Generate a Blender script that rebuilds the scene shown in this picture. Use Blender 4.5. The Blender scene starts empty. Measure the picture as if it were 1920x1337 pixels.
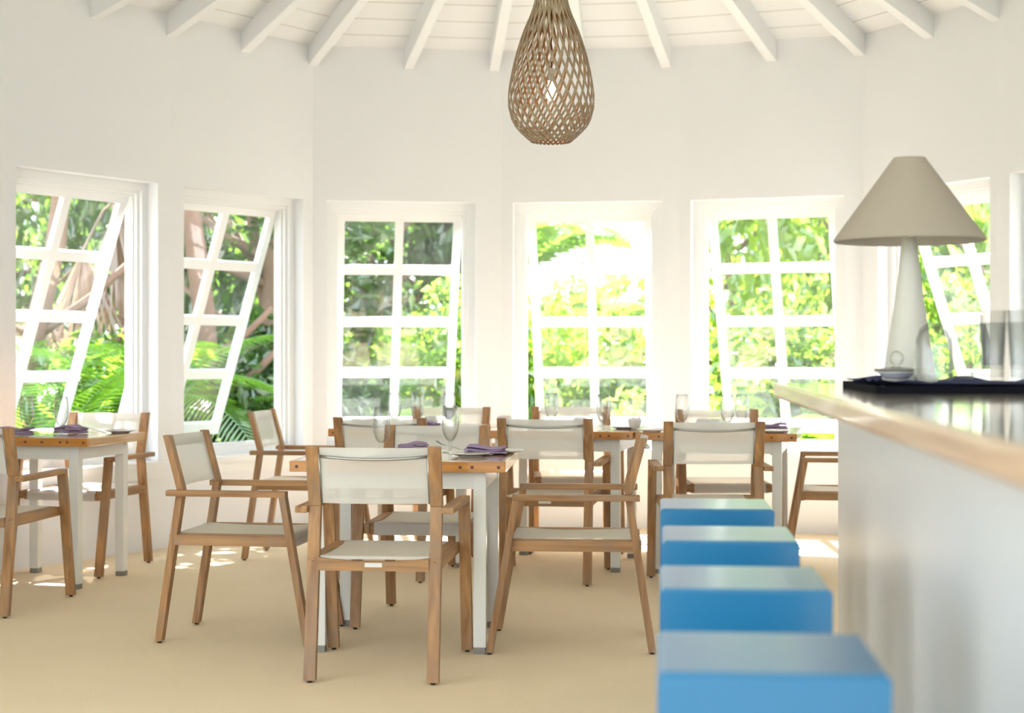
import bpy, bmesh, math, random
from mathutils import Vector, Matrix
R = math.radians
PI = math.pi
sc = bpy.context.scene
COL = sc.collection

# ------------------------------------------------------------------ camera, world, sun, exposure
EYE = 1.197          # camera height; +Y looks into the room
cam_d = bpy.data.cameras.new('camera')
cam_d.sensor_width = 36.0
cam_d.lens = 36.0 * 3000.0 / 1920.0
cam_d.shift_y = -8.5 / 1920.0
cam_d.dof.use_dof = True
cam_d.dof.focus_distance = 6.6
cam_d.dof.aperture_fstop = 2.6
cam_d.clip_start = 0.05
cam = bpy.data.objects.new('camera', cam_d)
COL.objects.link(cam)
cam.location = (0, 0, EYE)
cam.rotation_euler = (R(90), 0, 0)
sc.camera = cam

world = bpy.data.worlds.new('world')
sc.world = world
world.use_nodes = True
wn = world.node_tree.nodes
wl = world.node_tree.links
bg = wn['Background']
bg.inputs['Strength'].default_value = 1.9
tc = wn.new('ShaderNodeTexCoord')
sx = wn.new('ShaderNodeSeparateXYZ')
rp = wn.new('ShaderNodeValToRGB')
wl.new(tc.outputs['Generated'], sx.inputs[0])
wl.new(sx.outputs['Z'], rp.inputs[0])
rp.color_ramp.elements[0].position = 0.0
rp.color_ramp.elements[0].color = (0.84, 0.92, 1.0, 1)
rp.color_ramp.elements[1].position = 0.7
rp.color_ramp.elements[1].color = (0.72, 0.86, 1.0, 1)
wl.new(rp.outputs[0], bg.inputs['Color'])

sun_d = bpy.data.lights.new('sun', 'SUN')
sun_d.energy = 19.0
sun_d.angle = R(0.6)
sun_d.color = (1.0, 0.98, 0.965)
sun = bpy.data.objects.new('sun', sun_d)
COL.objects.link(sun)
SUN_EL, SUN_AZ = R(54), R(7)          # behind the far windows, a little to the left
sd = Vector((-math.sin(SUN_AZ) * math.cos(SUN_EL), math.cos(SUN_AZ) * math.cos(SUN_EL), math.sin(SUN_EL)))
sun.rotation_euler = sd.to_track_quat('Z', 'Y').to_euler()
sun.location = (0, 30, 30)

sc.view_settings.view_transform = 'Standard'
sc.view_settings.look = 'None'
sc.view_settings.gamma = 1.0
sc.view_settings.use_curve_mapping = False
sc.view_settings.exposure = 1.08
sc.cycles.use_denoising = True
sc.cycles.caustics_reflective = False
sc.cycles.caustics_refractive = False

# ------------------------------------------------------------------ materials
def new_mat(name):
    m = bpy.data.materials.new(name)
    m.use_nodes = True
    nt = m.node_tree
    return m, nt, nt.nodes['Principled BSDF']

def rgba(c): return (c[0], c[1], c[2], 1.0)

def plain(name, col, rough=0.5, metal=0.0, bump=0.0, bscale=60, coat=0.0, var=0.0, vscale=3.0):
    m, nt, p = new_mat(name)
    p.inputs['Base Color'].default_value = rgba(col)
    p.inputs['Roughness'].default_value = rough
    p.inputs['Metallic'].default_value = metal
    p.inputs['Coat Weight'].default_value = coat
    p.inputs['Coat Roughness'].default_value = 0.08
    t = nt.nodes.new('ShaderNodeTexCoord')
    if var > 0:
        n = nt.nodes.new('ShaderNodeTexNoise'); n.inputs['Scale'].default_value = vscale
        n.inputs['Detail'].default_value = 4
        nt.links.new(t.outputs['Object'], n.inputs['Vector'])
        mx = nt.nodes.new('ShaderNodeMixRGB')
        mx.inputs[1].default_value = rgba([c * (1 - var) for c in col])
        mx.inputs[2].default_value = rgba([min(1, c * (1 + var)) for c in col])
        nt.links.new(n.outputs['Fac'], mx.inputs[0])
        nt.links.new(mx.outputs[0], p.inputs['Base Color'])
    if bump > 0:
        n2 = nt.nodes.new('ShaderNodeTexNoise'); n2.inputs['Scale'].default_value = bscale
        n2.inputs['Detail'].default_value = 3
        nt.links.new(t.outputs['Object'], n2.inputs['Vector'])
        b = nt.nodes.new('ShaderNodeBump'); b.inputs['Strength'].default_value = bump
        b.inputs['Distance'].default_value = 0.01
        nt.links.new(n2.outputs['Fac'], b.inputs['Height'])
        nt.links.new(b.outputs[0], p.inputs['Normal'])
    return m

def wood(name, dark, light, axis, rough=0.55, coat=0.0, grey=None, scale=1.0):
    """Grain stretched along one object axis, tone changing from thing to thing."""
    m, nt, p = new_mat(name)
    N, L = nt.nodes, nt.links
    t = N.new('ShaderNodeTexCoord')
    mp = N.new('ShaderNodeMapping')
    s = [34.0 * scale] * 3; s[axis] = 2.2 * scale
    mp.inputs['Scale'].default_value = s
    oi = N.new('ShaderNodeObjectInfo')
    ad = N.new('ShaderNodeVectorMath'); ad.operation = 'ADD'
    L.new(t.outputs['Object'], ad.inputs[0]); L.new(oi.outputs['Random'], ad.inputs[1])
    L.new(ad.outputs[0], mp.inputs['Vector'])
    n = N.new('ShaderNodeTexNoise'); n.inputs['Scale'].default_value = 1.0
    n.inputs['Detail'].default_value = 6; n.inputs['Distortion'].default_value = 0.6
    L.new(mp.outputs[0], n.inputs['Vector'])
    cr = N.new('ShaderNodeValToRGB')
    cr.color_ramp.elements[0].position = 0.3; cr.color_ramp.elements[0].color = rgba(dark)
    cr.color_ramp.elements[1].position = 0.68; cr.color_ramp.elements[1].color = rgba(light)
    L.new(n.outputs['Fac'], cr.inputs[0])
    out = cr.outputs[0]
    if grey:
        n2 = N.new('ShaderNodeTexNoise'); n2.inputs['Scale'].default_value = 5.0
        n2.inputs['Detail'].default_value = 3
        L.new(ad.outputs[0], n2.inputs['Vector'])
        c2 = N.new('ShaderNodeValToRGB')
        c2.color_ramp.elements[0].position = 0.45; c2.color_ramp.elements[0].color = (0, 0, 0, 1)
        c2.color_ramp.elements[1].position = 0.75; c2.color_ramp.elements[1].color = (0.8, 0.8, 0.8, 1)
        L.new(n2.outputs['Fac'], c2.inputs[0])
        mx = N.new('ShaderNodeMixRGB'); mx.inputs[2].default_value = rgba(grey)
        L.new(c2.outputs[0], mx.inputs[0]); L.new(out, mx.inputs[1])
        out = mx.outputs[0]
    L.new(out, p.inputs['Base Color'])
    p.inputs['Roughness'].default_value = rough
    p.inputs['Coat Weight'].default_value = coat
    p.inputs['Coat Roughness'].default_value = 0.06
    b = N.new('ShaderNodeBump'); b.inputs['Strength'].default_value = 0.25; b.inputs['Distance'].default_value = 0.002
    L.new(n.outputs['Fac'], b.inputs['Height']); L.new(b.outputs[0], p.inputs['Normal'])
    return m

M = {}
M['wall'] = plain('painted_plaster', (0.865, 0.862, 0.885), 0.7, bump=0.12, bscale=30)
M['trim'] = plain('white_gloss_paint', (0.88, 0.88, 0.88), 0.35, bump=0.06, bscale=20)
M['rafter'] = plain('white_beam_paint', (0.88, 0.88, 0.89), 0.5, bump=0.1, bscale=25)
M['floor'] = plain('sand_coloured_carpet', (0.88, 0.715, 0.49), 0.85, bump=0.35, bscale=260, var=0.05, vscale=2.2)
TD, TL, TG = (0.25, 0.115, 0.042), (0.52, 0.28, 0.115), (0.31, 0.21, 0.135)
M['teak_z'] = wood('teak_upright', TD, TL, 2, grey=TG)
M['teak_y'] = wood('teak_lengthwise', TD, TL, 1, grey=TG)
M['teak_x'] = wood('teak_crosswise', TD, TL, 0, grey=TG)
M['edge'] = wood('varnished_orange_wood', (0.42, 0.15, 0.015), (0.62, 0.25, 0.03), 0, rough=0.3, coat=0.6)
M['edge_y'] = wood('varnished_tan_wood', (0.50, 0.27, 0.10), (0.68, 0.42, 0.20), 1, rough=0.3, coat=0.6)
M['plug'] = plain('dark_wood_plug', (0.13, 0.05, 0.02), 0.5)
M['white_leg'] = plain('white_enamel', (0.83, 0.82, 0.78), 0.22, bump=0.05, bscale=10)
M['foot_grey'] = plain('grey_foot_cap', (0.25, 0.24, 0.21), 0.5)
M['rubber'] = plain('black_rubber', (0.015, 0.015, 0.015), 0.7)
M['steel'] = plain('brushed_steel', (0.40, 0.40, 0.385), 0.35, metal=1.0)
M['porcelain'] = plain('white_porcelain', (0.86, 0.84, 0.80), 0.15, coat=0.4)
M['purple'] = plain('purple_linen', (0.40, 0.28, 0.45), 0.9, bump=0.5, bscale=400, var=0.1, vscale=30)
M['pink'] = plain('pink_paper', (0.85, 0.18, 0.30), 0.6)
M['navy'] = plain('navy_cloth', (0.012, 0.022, 0.10), 0.85, bump=0.3, bscale=200)
M['black'] = plain('black_tray_plastic', (0.006, 0.006, 0.010), 0.9)
M['black'].node_tree.nodes['Principled BSDF'].inputs['Specular IOR Level'].default_value = 0.1
M['blue'] = plain('glossy_blue_paint', (0.016, 0.175, 0.385), 0.30, coat=0.3, var=0.06, vscale=9)
M['blue'].node_tree.nodes['Principled BSDF'].inputs['Coat Roughness'].default_value = 0.14
M['barwhite'] = plain('bar_white_paint', (0.80, 0.79, 0.77), 0.3, bump=0.03, bscale=3)
M['shade'] = plain('taupe_linen_shade', (0.40, 0.345, 0.28), 0.9, bump=0.4, bscale=500)
M['shade_in'] = plain('pale_shade_lining', (0.62, 0.57, 0.52), 0.8)
M['ceramic'] = plain('matt_pale_ceramic', (0.62, 0.60, 0.53), 0.45)
M['cord'] = plain('black_cord', (0.03, 0.03, 0.03), 0.5)
M['brass'] = plain('aged_lamp_socket', (0.35, 0.25, 0.12), 0.4, metal=0.8)
M['label'] = plain('pale_metal_label', (0.75, 0.74, 0.70), 0.4)
M['wax'] = plain('white_frosted_glass', (0.82, 0.82, 0.80), 0.3)

# planked tabletop: varnished boards with narrow seams
def planks(name, ca, cb, seam, rough, coat, axis, pitch, grain_axis):
    m = wood(name, ca, cb, grain_axis, rough=rough, coat=coat)
    nt = m.node_tree; N, L = nt.nodes, nt.links
    p = N['Principled BSDF']
    t = N.new('ShaderNodeTexCoord'); s = N.new('ShaderNodeSeparateXYZ')
    L.new(t.outputs['Object'], s.inputs[0])
    d = N.new('ShaderNodeMath'); d.operation = 'DIVIDE'; d.inputs[1].default_value = pitch
    L.new(s.outputs[axis], d.inputs[0])
    f = N.new('ShaderNodeMath'); f.operation = 'FRACT'; L.new(d.outputs[0], f.inputs[0])
    lt = N.new('ShaderNodeMath'); lt.operation = 'LESS_THAN'; lt.inputs[1].default_value = seam
    L.new(f.outputs[0], lt.inputs[0])
    old = p.inputs['Base Color'].links[0].from_socket
    mx = N.new('ShaderNodeMixRGB'); mx.inputs[2].default_value = rgba([c * 0.25 for c in ca])
    L.new(lt.outputs[0], mx.inputs[0]); L.new(old, mx.inputs[1]); L.new(mx.outputs[0], p.inputs['Base Color'])
    return m
M['top'] = planks('varnished_table_boards', (0.40, 0.19, 0.08), (0.56, 0.31, 0.15), 0.03, 0.22, 0.8, 0, 0.105, 1)
M['counter'] = planks('polished_counter_boards', (0.36, 0.29, 0.22), (0.50, 0.42, 0.33), 0.008, 0.14, 0.9, 0, 0.31, 1)
M['counter_edge'] = wood('counter_edge_wood', (0.42, 0.27, 0.17), (0.58, 0.41, 0.28), 1, rough=0.35, coat=0.3)

# ceiling boards: thin dark joints at even rises
m, nt, p = new_mat('ceiling_boards'); N, L = nt.nodes, nt.links
t = N.new('ShaderNodeTexCoord'); s = N.new('ShaderNodeSeparateXYZ'); L.new(t.outputs['Object'], s.inputs[0])
d = N.new('ShaderNodeMath'); d.operation = 'DIVIDE'; d.inputs[1].default_value = 0.0624; L.new(s.outputs[2], d.inputs[0])
a0 = N.new('ShaderNodeMath'); a0.operation = 'ADD'; a0.inputs[1].default_value = 0.90; L.new(d.outputs[0], a0.inputs[0])
f = N.new('ShaderNodeMath'); f.operation = 'FRACT'; L.new(a0.outputs[0], f.inputs[0])
lt = N.new('ShaderNodeMath'); lt.operation = 'LESS_THAN'; lt.inputs[1].default_value = 0.035; L.new(f.outputs[0], lt.inputs[0])
mx = N.new('ShaderNodeMixRGB'); mx.inputs[1].default_value = (0.88, 0.88, 0.89, 1); mx.inputs[2].default_value = (0.50, 0.48, 0.43, 1)
L.new(lt.outputs[0], mx.inputs[0]); L.new(mx.outputs[0], p.inputs['Base Color']); p.inputs['Roughness'].default_value = 0.6
M['ceiling'] = m

# open-weave sling fabric
def sling(name, col, clear):
    m, nt, p = new_mat(name); N, L = nt.nodes, nt.links
    out = N['Material Output']
    N.remove(p)
    df = N.new('ShaderNodeBsdfDiffuse'); df.inputs['Color'].default_value = rgba(col)
    tl = N.new('ShaderNodeBsdfTranslucent'); tl.inputs['Color'].default_value = rgba(col)
    tr = N.new('ShaderNodeBsdfTransparent')
    m1 = N.new('ShaderNodeMixShader'); m1.inputs[0].default_value = 0.35
    L.new(df.outputs[0], m1.inputs[1]); L.new(tl.outputs[0], m1.inputs[2])
    m2 = N.new('ShaderNodeMixShader'); m2.inputs[0].default_value = clear
    L.new(m1.outputs[0], m2.inputs[1]); L.new(tr.outputs[0], m2.inputs[2])
    L.new(m2.outputs[0], out.inputs['Surface'])
    return m
M['sling'] = sling('cream_sling_mesh', (0.87, 0.85, 0.80), 0.27)
M['hem'] = sling('cream_sling_hem', (0.86, 0.83, 0.77), 0.04)

# thin glass: mirror share grows towards grazing sight lines, the same from both sides of the sheet
def facing_reflect(nt, lo, hi, power=4.0):
    N, L = nt.nodes, nt.links
    lw = N.new('ShaderNodeLayerWeight'); lw.inputs['Blend'].default_value = 0.5
    pw_ = N.new('ShaderNodeMath'); pw_.operation = 'POWER'; pw_.inputs[1].default_value = power
    L.new(lw.outputs['Facing'], pw_.inputs[0])
    ma = N.new('ShaderNodeMath'); ma.operation = 'MULTIPLY_ADD'; ma.inputs[1].default_value = hi - lo; ma.inputs[2].default_value = lo
    L.new(pw_.outputs[0], ma.inputs[0])
    return ma
def thin_glass(name, edge_col, hi):
    m, nt, p = new_mat(name); N, L = nt.nodes, nt.links
    N.remove(p); out = N['Material Output']
    tr = N.new('ShaderNodeBsdfTransparent')
    edge = facing_reflect(nt, 0.0, 1.0, 2.2)
    cm_ = N.new('ShaderNodeMixRGB'); cm_.inputs[1].default_value = (0.98, 0.985, 0.98, 1); cm_.inputs[2].default_value = edge_col
    L.new(edge.outputs[0], cm_.inputs[0]); L.new(cm_.outputs[0], tr.inputs['Color'])
    gl = N.new('ShaderNodeBsdfGlossy'); gl.inputs['Roughness'].default_value = 0.02
    fr = facing_reflect(nt, 0.05, hi, 2.6)
    m1 = N.new('ShaderNodeMixShader'); L.new(fr.outputs[0], m1.inputs[0]); L.new(tr.outputs[0], m1.inputs[1]); L.new(gl.outputs[0], m1.inputs[2])
    L.new(m1.outputs[0], out.inputs['Surface'])
    return m
M['glass'] = thin_glass('clear_glass', (0.48, 0.51, 0.50, 1), 0.9)
M['glass_bar'] = thin_glass('clear_bar_glass', (0.84, 0.86, 0.85, 1), 0.5)

m, nt, p = new_mat('window_glass'); N, L = nt.nodes, nt.links
N.remove(p); out = N['Material Output']
tr = N.new('ShaderNodeBsdfTransparent'); gl = N.new('ShaderNodeBsdfGlossy'); gl.inputs['Roughness'].default_value = 0.01
fm = facing_reflect(nt, 0.06, 0.85)
m1 = N.new('ShaderNodeMixShader'); L.new(fm.outputs[0], m1.inputs[0]); L.new(tr.outputs[0], m1.inputs[1]); L.new(gl.outputs[0], m1.inputs[2])
dst = N.new('ShaderNodeBsdfTranslucent'); dst.inputs['Color'].default_value = (0.9, 0.9, 0.88, 1)
nz = N.new('ShaderNodeTexNoise'); nz.inputs['Scale'].default_value = 6
t = N.new('ShaderNodeTexCoord'); L.new(t.outputs['Object'], nz.inputs['Vector'])
mm = N.new('ShaderNodeMath'); mm.operation = 'MULTIPLY'; mm.inputs[1].default_value = 0.018; L.new(nz.outputs['Fac'], mm.inputs[0])
m2 = N.new('ShaderNodeMixShader'); L.new(mm.outputs[0], m2.inputs[0]); L.new(m1.outputs[0], m2.inputs[1]); L.new(dst.outputs[0], m2.inputs[2])
L.new(m2.outputs[0], out.inputs['Surface'])
M['pane'] = m

m, nt, p = new_mat('lit_bulb'); N, L = nt.nodes, nt.links
p.inputs['Base Color'].default_value = (1, 0.9, 0.7, 1)
p.inputs['Emission Color'].default_value = (1.0, 0.80, 0.50, 1); p.inputs['Emission Strength'].default_value = 4.0
M['bulb'] = m

M['bamboo'] = wood('weathered_bamboo_strip', (0.27, 0.19, 0.12), (0.43, 0.33, 0.22), 2, rough=0.6, scale=1.5)
M['bamboo_in'] = plain('warm_bamboo_inside', (0.42, 0.20, 0.09), 0.6)

def leaf_mat(name, ca, cb, tcol, clear=0.5):
    m, nt, p = new_mat(name); N, L = nt.nodes, nt.links
    N.remove(p); out = N['Material Output']
    g = N.new('ShaderNodeNewGeometry')
    nz = N.new('ShaderNodeTexNoise'); nz.inputs['Scale'].default_value = 2.2; nz.inputs['Detail'].default_value = 5
    t = N.new('ShaderNodeTexCoord'); L.new(t.outputs['Object'], nz.inputs['Vector'])
    cr = N.new('ShaderNodeValToRGB')
    cr.color_ramp.elements[0].position = 0.35; cr.color_ramp.elements[0].color = rgba(ca)
    cr.color_ramp.elements[1].position = 0.65; cr.color_ramp.elements[1].color = rgba(cb)
    L.new(nz.outputs['Fac'], cr.inputs[0])
    df = N.new('ShaderNodeBsdfDiffuse'); L.new(cr.outputs[0], df.inputs['Color'])
    tl = N.new('ShaderNodeBsdfTranslucent'); tl.inputs['Color'].default_value = rgba(tcol)
    m1 = N.new('ShaderNodeMixShader'); m1.inputs[0].default_value = clear
    L.new(df.outputs[0], m1.inputs[1]); L.new(tl.outputs[0], m1.inputs[2])
    gs = N.new('ShaderNodeBsdfGlossy'); gs.inputs['Roughness'].default_value = 0.22
    m2 = N.new('ShaderNodeMixShader'); m2.inputs[0].default_value = 0.13
    L.new(m1.outputs[0], m2.inputs[1]); L.new(gs.outputs[0], m2.inputs[2])
    L.new(m2.outputs[0], out.inputs['Surface'])
    return m
M['leaf_dark'] = leaf_mat('dark_green_leaves', (0.035, 0.085, 0.03), (0.08, 0.16, 0.05), (0.22, 0.42, 0.05), 0.4)
M['leaf_mid'] = leaf_mat('mid_green_leaves', (0.06, 0.14, 0.03), (0.14, 0.26, 0.06), (0.36, 0.58, 0.06), 0.5)
M['leaf_lime'] = leaf_mat('lime_green_leaves', (0.12, 0.24, 0.03), (0.26, 0.40, 0.06), (0.60, 0.80, 0.08), 0.6)
M['frond'] = leaf_mat('green_palm_leaflets', (0.07, 0.20, 0.03), (0.16, 0.36, 0.04), (0.42, 0.75, 0.05), 0.5)
M['frond_yellow'] = leaf_mat('yellow_palm_leaflets', (0.35, 0.30, 0.04), (0.50, 0.40, 0.06), (0.80, 0.65, 0.08), 0.5)
M['frond_dry'] = leaf_mat('dry_brown_palm_leaf', (0.26, 0.17, 0.11), (0.42, 0.30, 0.20), (0.45, 0.32, 0.2), 0.3)
M['bark'] = plain('grey_brown_bark', (0.27, 0.19, 0.14), 0.9, bump=1.0, bscale=14, var=0.35, vscale=6)
M['bark_red'] = plain('reddish_bark', (0.25, 0.155, 0.115), 0.9, bump=1.0, bscale=14, var=0.3, vscale=6)
M['ground'] = plain('garden_ground', (0.19, 0.19, 0.13), 0.95, bump=0.5, bscale=8, var=0.4, vscale=1.5)

# ------------------------------------------------------------------ mesh helpers
class MB:
    def __init__(s): s.v = []; s.f = []; s.m = []
    def add(s, vs, fs, mi=0):
        o = len(s.v); s.v += [tuple(v) for v in vs]
        s.f += [tuple(i + o for i in f) for f in fs]; s.m += [mi] * len(fs)
    def hexa(s, q, mi=0):           # q: 4 bottom, 4 top points, same order
        s.add(q, [(0, 3, 2, 1), (4, 5, 6, 7), (0, 1, 5, 4), (1, 2, 6, 5), (2, 3, 7, 6), (3, 0, 4, 7)], mi)
    def box(s, x0, x1, y0, y1, z0, z1, mi=0):
        s.hexa([(x0, y0, z0), (x1, y0, z0), (x1, y1, z0), (x0, y1, z0), (x0, y0, z1), (x1, y0, z1), (x1, y1, z1), (x0, y1, z1)], mi)
    def post(s, p, q, w, t, mi=0):  # slanting post cut level at both ends
        a, b = w / 2, t / 2
        s.hexa([(c[0] + i * a, c[1] + j * b, c[2]) for c in (p, q) for i, j in ((-1, -1), (1, -1), (1, 1), (-1, 1))], mi)
    def tube(s, pts, r, n=8, mi=0, caps=True):
        pts = [Vector(p) for p in pts]
        rs = r if isinstance(r, (list, tuple)) else [r] * len(pts)
        vs, fs = [], []
        up = None
        for i, p in enumerate(pts):
            d = (pts[min(i + 1, len(pts) - 1)] - pts[max(i - 1, 0)]).normalized()
            if up is None:
                up = Vector((0, 0, 1)) if abs(d.z) < 0.9 else Vector((1, 0, 0))
            a = d.cross(up).normalized(); b = a.cross(d).normalized(); up = b
            for k in range(n):
                th = 2 * PI * k / n
                vs.append(p + (a * math.cos(th) + b * math.sin(th)) * rs[i])
        for i in range(len(pts) - 1):
            for k in range(n):
                k2 = (k + 1) % n
                fs.append((i * n + k, i * n + k2, (i + 1) * n + k2, (i + 1) * n + k))
        if caps:
            fs.append(tuple(range(n - 1, -1, -1))); fs.append(tuple((len(pts) - 1) * n + k for k in range(n)))
        s.add(vs, fs, mi)
    def lathe(s, prof, n=32, mi=0, c=(0, 0, 0), closed=False):
        vs, fs = [], []
        for r, z in prof:
            for k in range(n):
                th = 2 * PI * k / n
                vs.append((c[0] + r * math.cos(th), c[1] + r * math.sin(th), c[2] + z))
        m_ = len(prof)
        for i in range(m_ if closed else m_ - 1):
            j = (i + 1) % m_
            for k in range(n):
                k2 = (k + 1) % n
                fs.append((i * n + k, i * n + k2, j * n + k2, j * n + k))
        if not closed:
            if prof[0][0] > 1e-6: fs.append(tuple(range(n - 1, -1, -1)))
            if prof[-1][0] > 1e-6: fs.append(tuple((m_ - 1) * n + k for k in range(n)))
        s.add(vs, fs, mi)
    def grid(s, fn, nu, nv, mi=0):
        vs = [fn(i / nu, j / nv) for j in range(nv + 1) for i in range(nu + 1)]
        w = nu + 1
        s.add(vs, [(j * w + i, j * w + i + 1, (j + 1) * w + i + 1, (j + 1) * w + i) for j in range(nv) for i in range(nu)], mi)
    def mesh(s, name, mats, smooth=False, bevel=0, weld=False):
        me = bpy.data.meshes.new(name)
        me.from_pydata(s.v, [], s.f)
        for q in (mats if isinstance(mats, (list, tuple)) else [mats]): me.materials.append(q)
        for i, p in enumerate(me.polygons):
            p.material_index = s.m[i]; p.use_smooth = smooth
        if bevel or weld:
            bm = bmesh.new(); bm.from_mesh(me)
            if weld: bmesh.ops.remove_doubles(bm, verts=bm.verts, dist=1e-5)
            bmesh.ops.recalc_face_normals(bm, faces=bm.faces)
            if bevel:
                bmesh.ops.bevel(bm, geom=bm.edges[:], offset=bevel, segments=2, affect='EDGES', profile=0.6)
            bm.to_mesh(me); bm.free()
        me.update()
        return me
    def build(s, name, mats, parent=None, smooth=False, bevel=0, weld=False, loc=None):
        return link(name, s.mesh(name, mats, smooth, bevel, weld), parent, loc)

def link(name, me, parent=None, loc=None):
    o = bpy.data.objects.new(name, me); COL.objects.link(o)
    if parent is not None: o.parent = parent
    if loc is not None: o.location = loc
    return o

def thing(name, label, cat, loc=(0, 0, 0), rz=0.0, group=None):
    o = bpy.data.objects.new(name, None); COL.objects.link(o)
    o.empty_display_size = 0.1
    o.location = loc; o.rotation_euler = (0, 0, rz)
    return tag(o, label, cat, group)

def tag(o, label, cat, group=None):
    o['label'] = label; o['category'] = cat
    if group: o['group'] = group
    return o

def struct(o):
    o['kind'] = 'structure'; return o

def dup(root, loc, rz, label, group=None):
    def cp(o, par):
        c = o.copy(); COL.objects.link(c)
        if par is not None: c.parent = par
        for ch in kids[o.name]: cp(ch, c)
        return c
    kids = {}
    def walk(o):
        kids[o.name] = list(o.children)
        for ch in o.children: walk(ch)
    walk(root)
    r = cp(root, None)
    r.location = loc; r.rotation_euler = (0, 0, rz); r['label'] = label
    if group: r['group'] = group
    return r

def pix(px, depth): return (px - 960.0) / 3000.0 * depth

# ------------------------------------------------------------------ room shell
TOPH = EYE + 2.07                     # wall head
V = [(-3.15, 7.60), (-2.77, 8.70), (-2.09, 9.80), (-1.345, 10.80), (-0.0735, 11.00), (1.136, 10.84), (2.286, 10.42), (2.82, 9.32), (3.10, 8.10)]
names = ['wall_left_near', 'wall_left', 'wall_left_far', 'wall_back_left', 'wall_back', 'wall_back_right', 'wall_right', 'wall_right_near']
VL = [(-3.25, 4.1)] + V + [(3.12, 1.0)]  # unseen front walls; left cut short to let light in, right kept closed
names = ['wall_left_unseen'] + names + ['wall_right_unseen']
TH = 0.17
# the opening of each wall, as the share of the wall's run, read off where the window jambs stand
openings = {'wall_left': None, 'wall_left_far': None, 'wall_back_left': None, 'wall_back': None, 'wall_back_right': None, 'wall_right': None, 'wall_right_near': None}

class Seg:
    def __init__(s, i):
        s.A = Vector(VL[i]); s.B = Vector(VL[i + 1]); s.u = (s.B - s.A); s.L = s.u.length; s.u.normalize()
        s.n = Vector((-s.u.y, s.u.x))
        def mit(j):
            if j <= 0 or j >= len(VL) - 1: return 0.0
            a = (Vector(VL[j]) - Vector(VL[j - 1])).normalized(); b = (Vector(VL[j + 1]) - Vector(VL[j])).normalized()
            return TH * math.tan(a.angle(b) / 2)
        s.m0 = mit(i); s.m1 = mit(i + 1)
    def at_px(s, x, d=0.0):           # run coordinate where the sight line through column x meets the wall
        k = (x - 960.0) / 3000.0
        A = s.A + s.n * d
        return (k * A.y - A.x) / (s.u.x - k * s.u.y)
    def P(s, r, d, h):
        q = s.A + s.u * r + s.n * d
        return (q.x, q.y, h)

segs = {n: Seg(i) for i, n in enumerate(names)}
OPEN_TOP, OPEN_BOT = EYE + 1.025, EYE - 0.665
S = segs
win = {}
def op(n, x0, x1, w=None, c=None):
    g = S[n]
    if w is None:
        win[n] = (g.at_px(x0), g.at_px(x1))
    elif x0 is None: r1 = g.at_px(x1); win[n] = (r1 - w, r1)
    else: r0 = g.at_px(x0); win[n] = (r0, r0 + w)
op('wall_left', 30, 296)
op('wall_left_far', 345, 569)
op('wall_back_left', 613, 893)
op('wall_back', 962, 1241)
op('wall_back_right', 1295, 1582)
op('wall_right', None, 1856, 1.02)
op('wall_right_near', 1893, None, 0.95)

for n in names:
    g = S[n]; b = MB()
    def slab(r0, r1, h0, h1):
        o0 = r0 - (g.m0 if r0 == 0 else 0); o1 = r1 + (g.m1 if r1 == g.L else 0)
        b.hexa([g.P(r0, 0, h0), g.P(r1, 0, h0), g.P(o1, TH, h0), g.P(o0, TH, h0), g.P(r0, 0, h1), g.P(r1, 0, h1), g.P(o1, TH, h1), g.P(o0, TH, h1)])
    if n in win:
        a, c = win[n]
        a = max(a, 0.03); c = min(c, g.L - 0.03); win[n] = (a, c)
        slab(0, a, -0.02, TOPH); slab(c, g.L, -0.02, TOPH)
        slab(a, c, OPEN_TOP, TOPH); slab(a, c, -0.02, OPEN_BOT)
    else:
        slab(0, g.L, -0.02, TOPH)
    struct(b.build(n, M['wall']))

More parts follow.
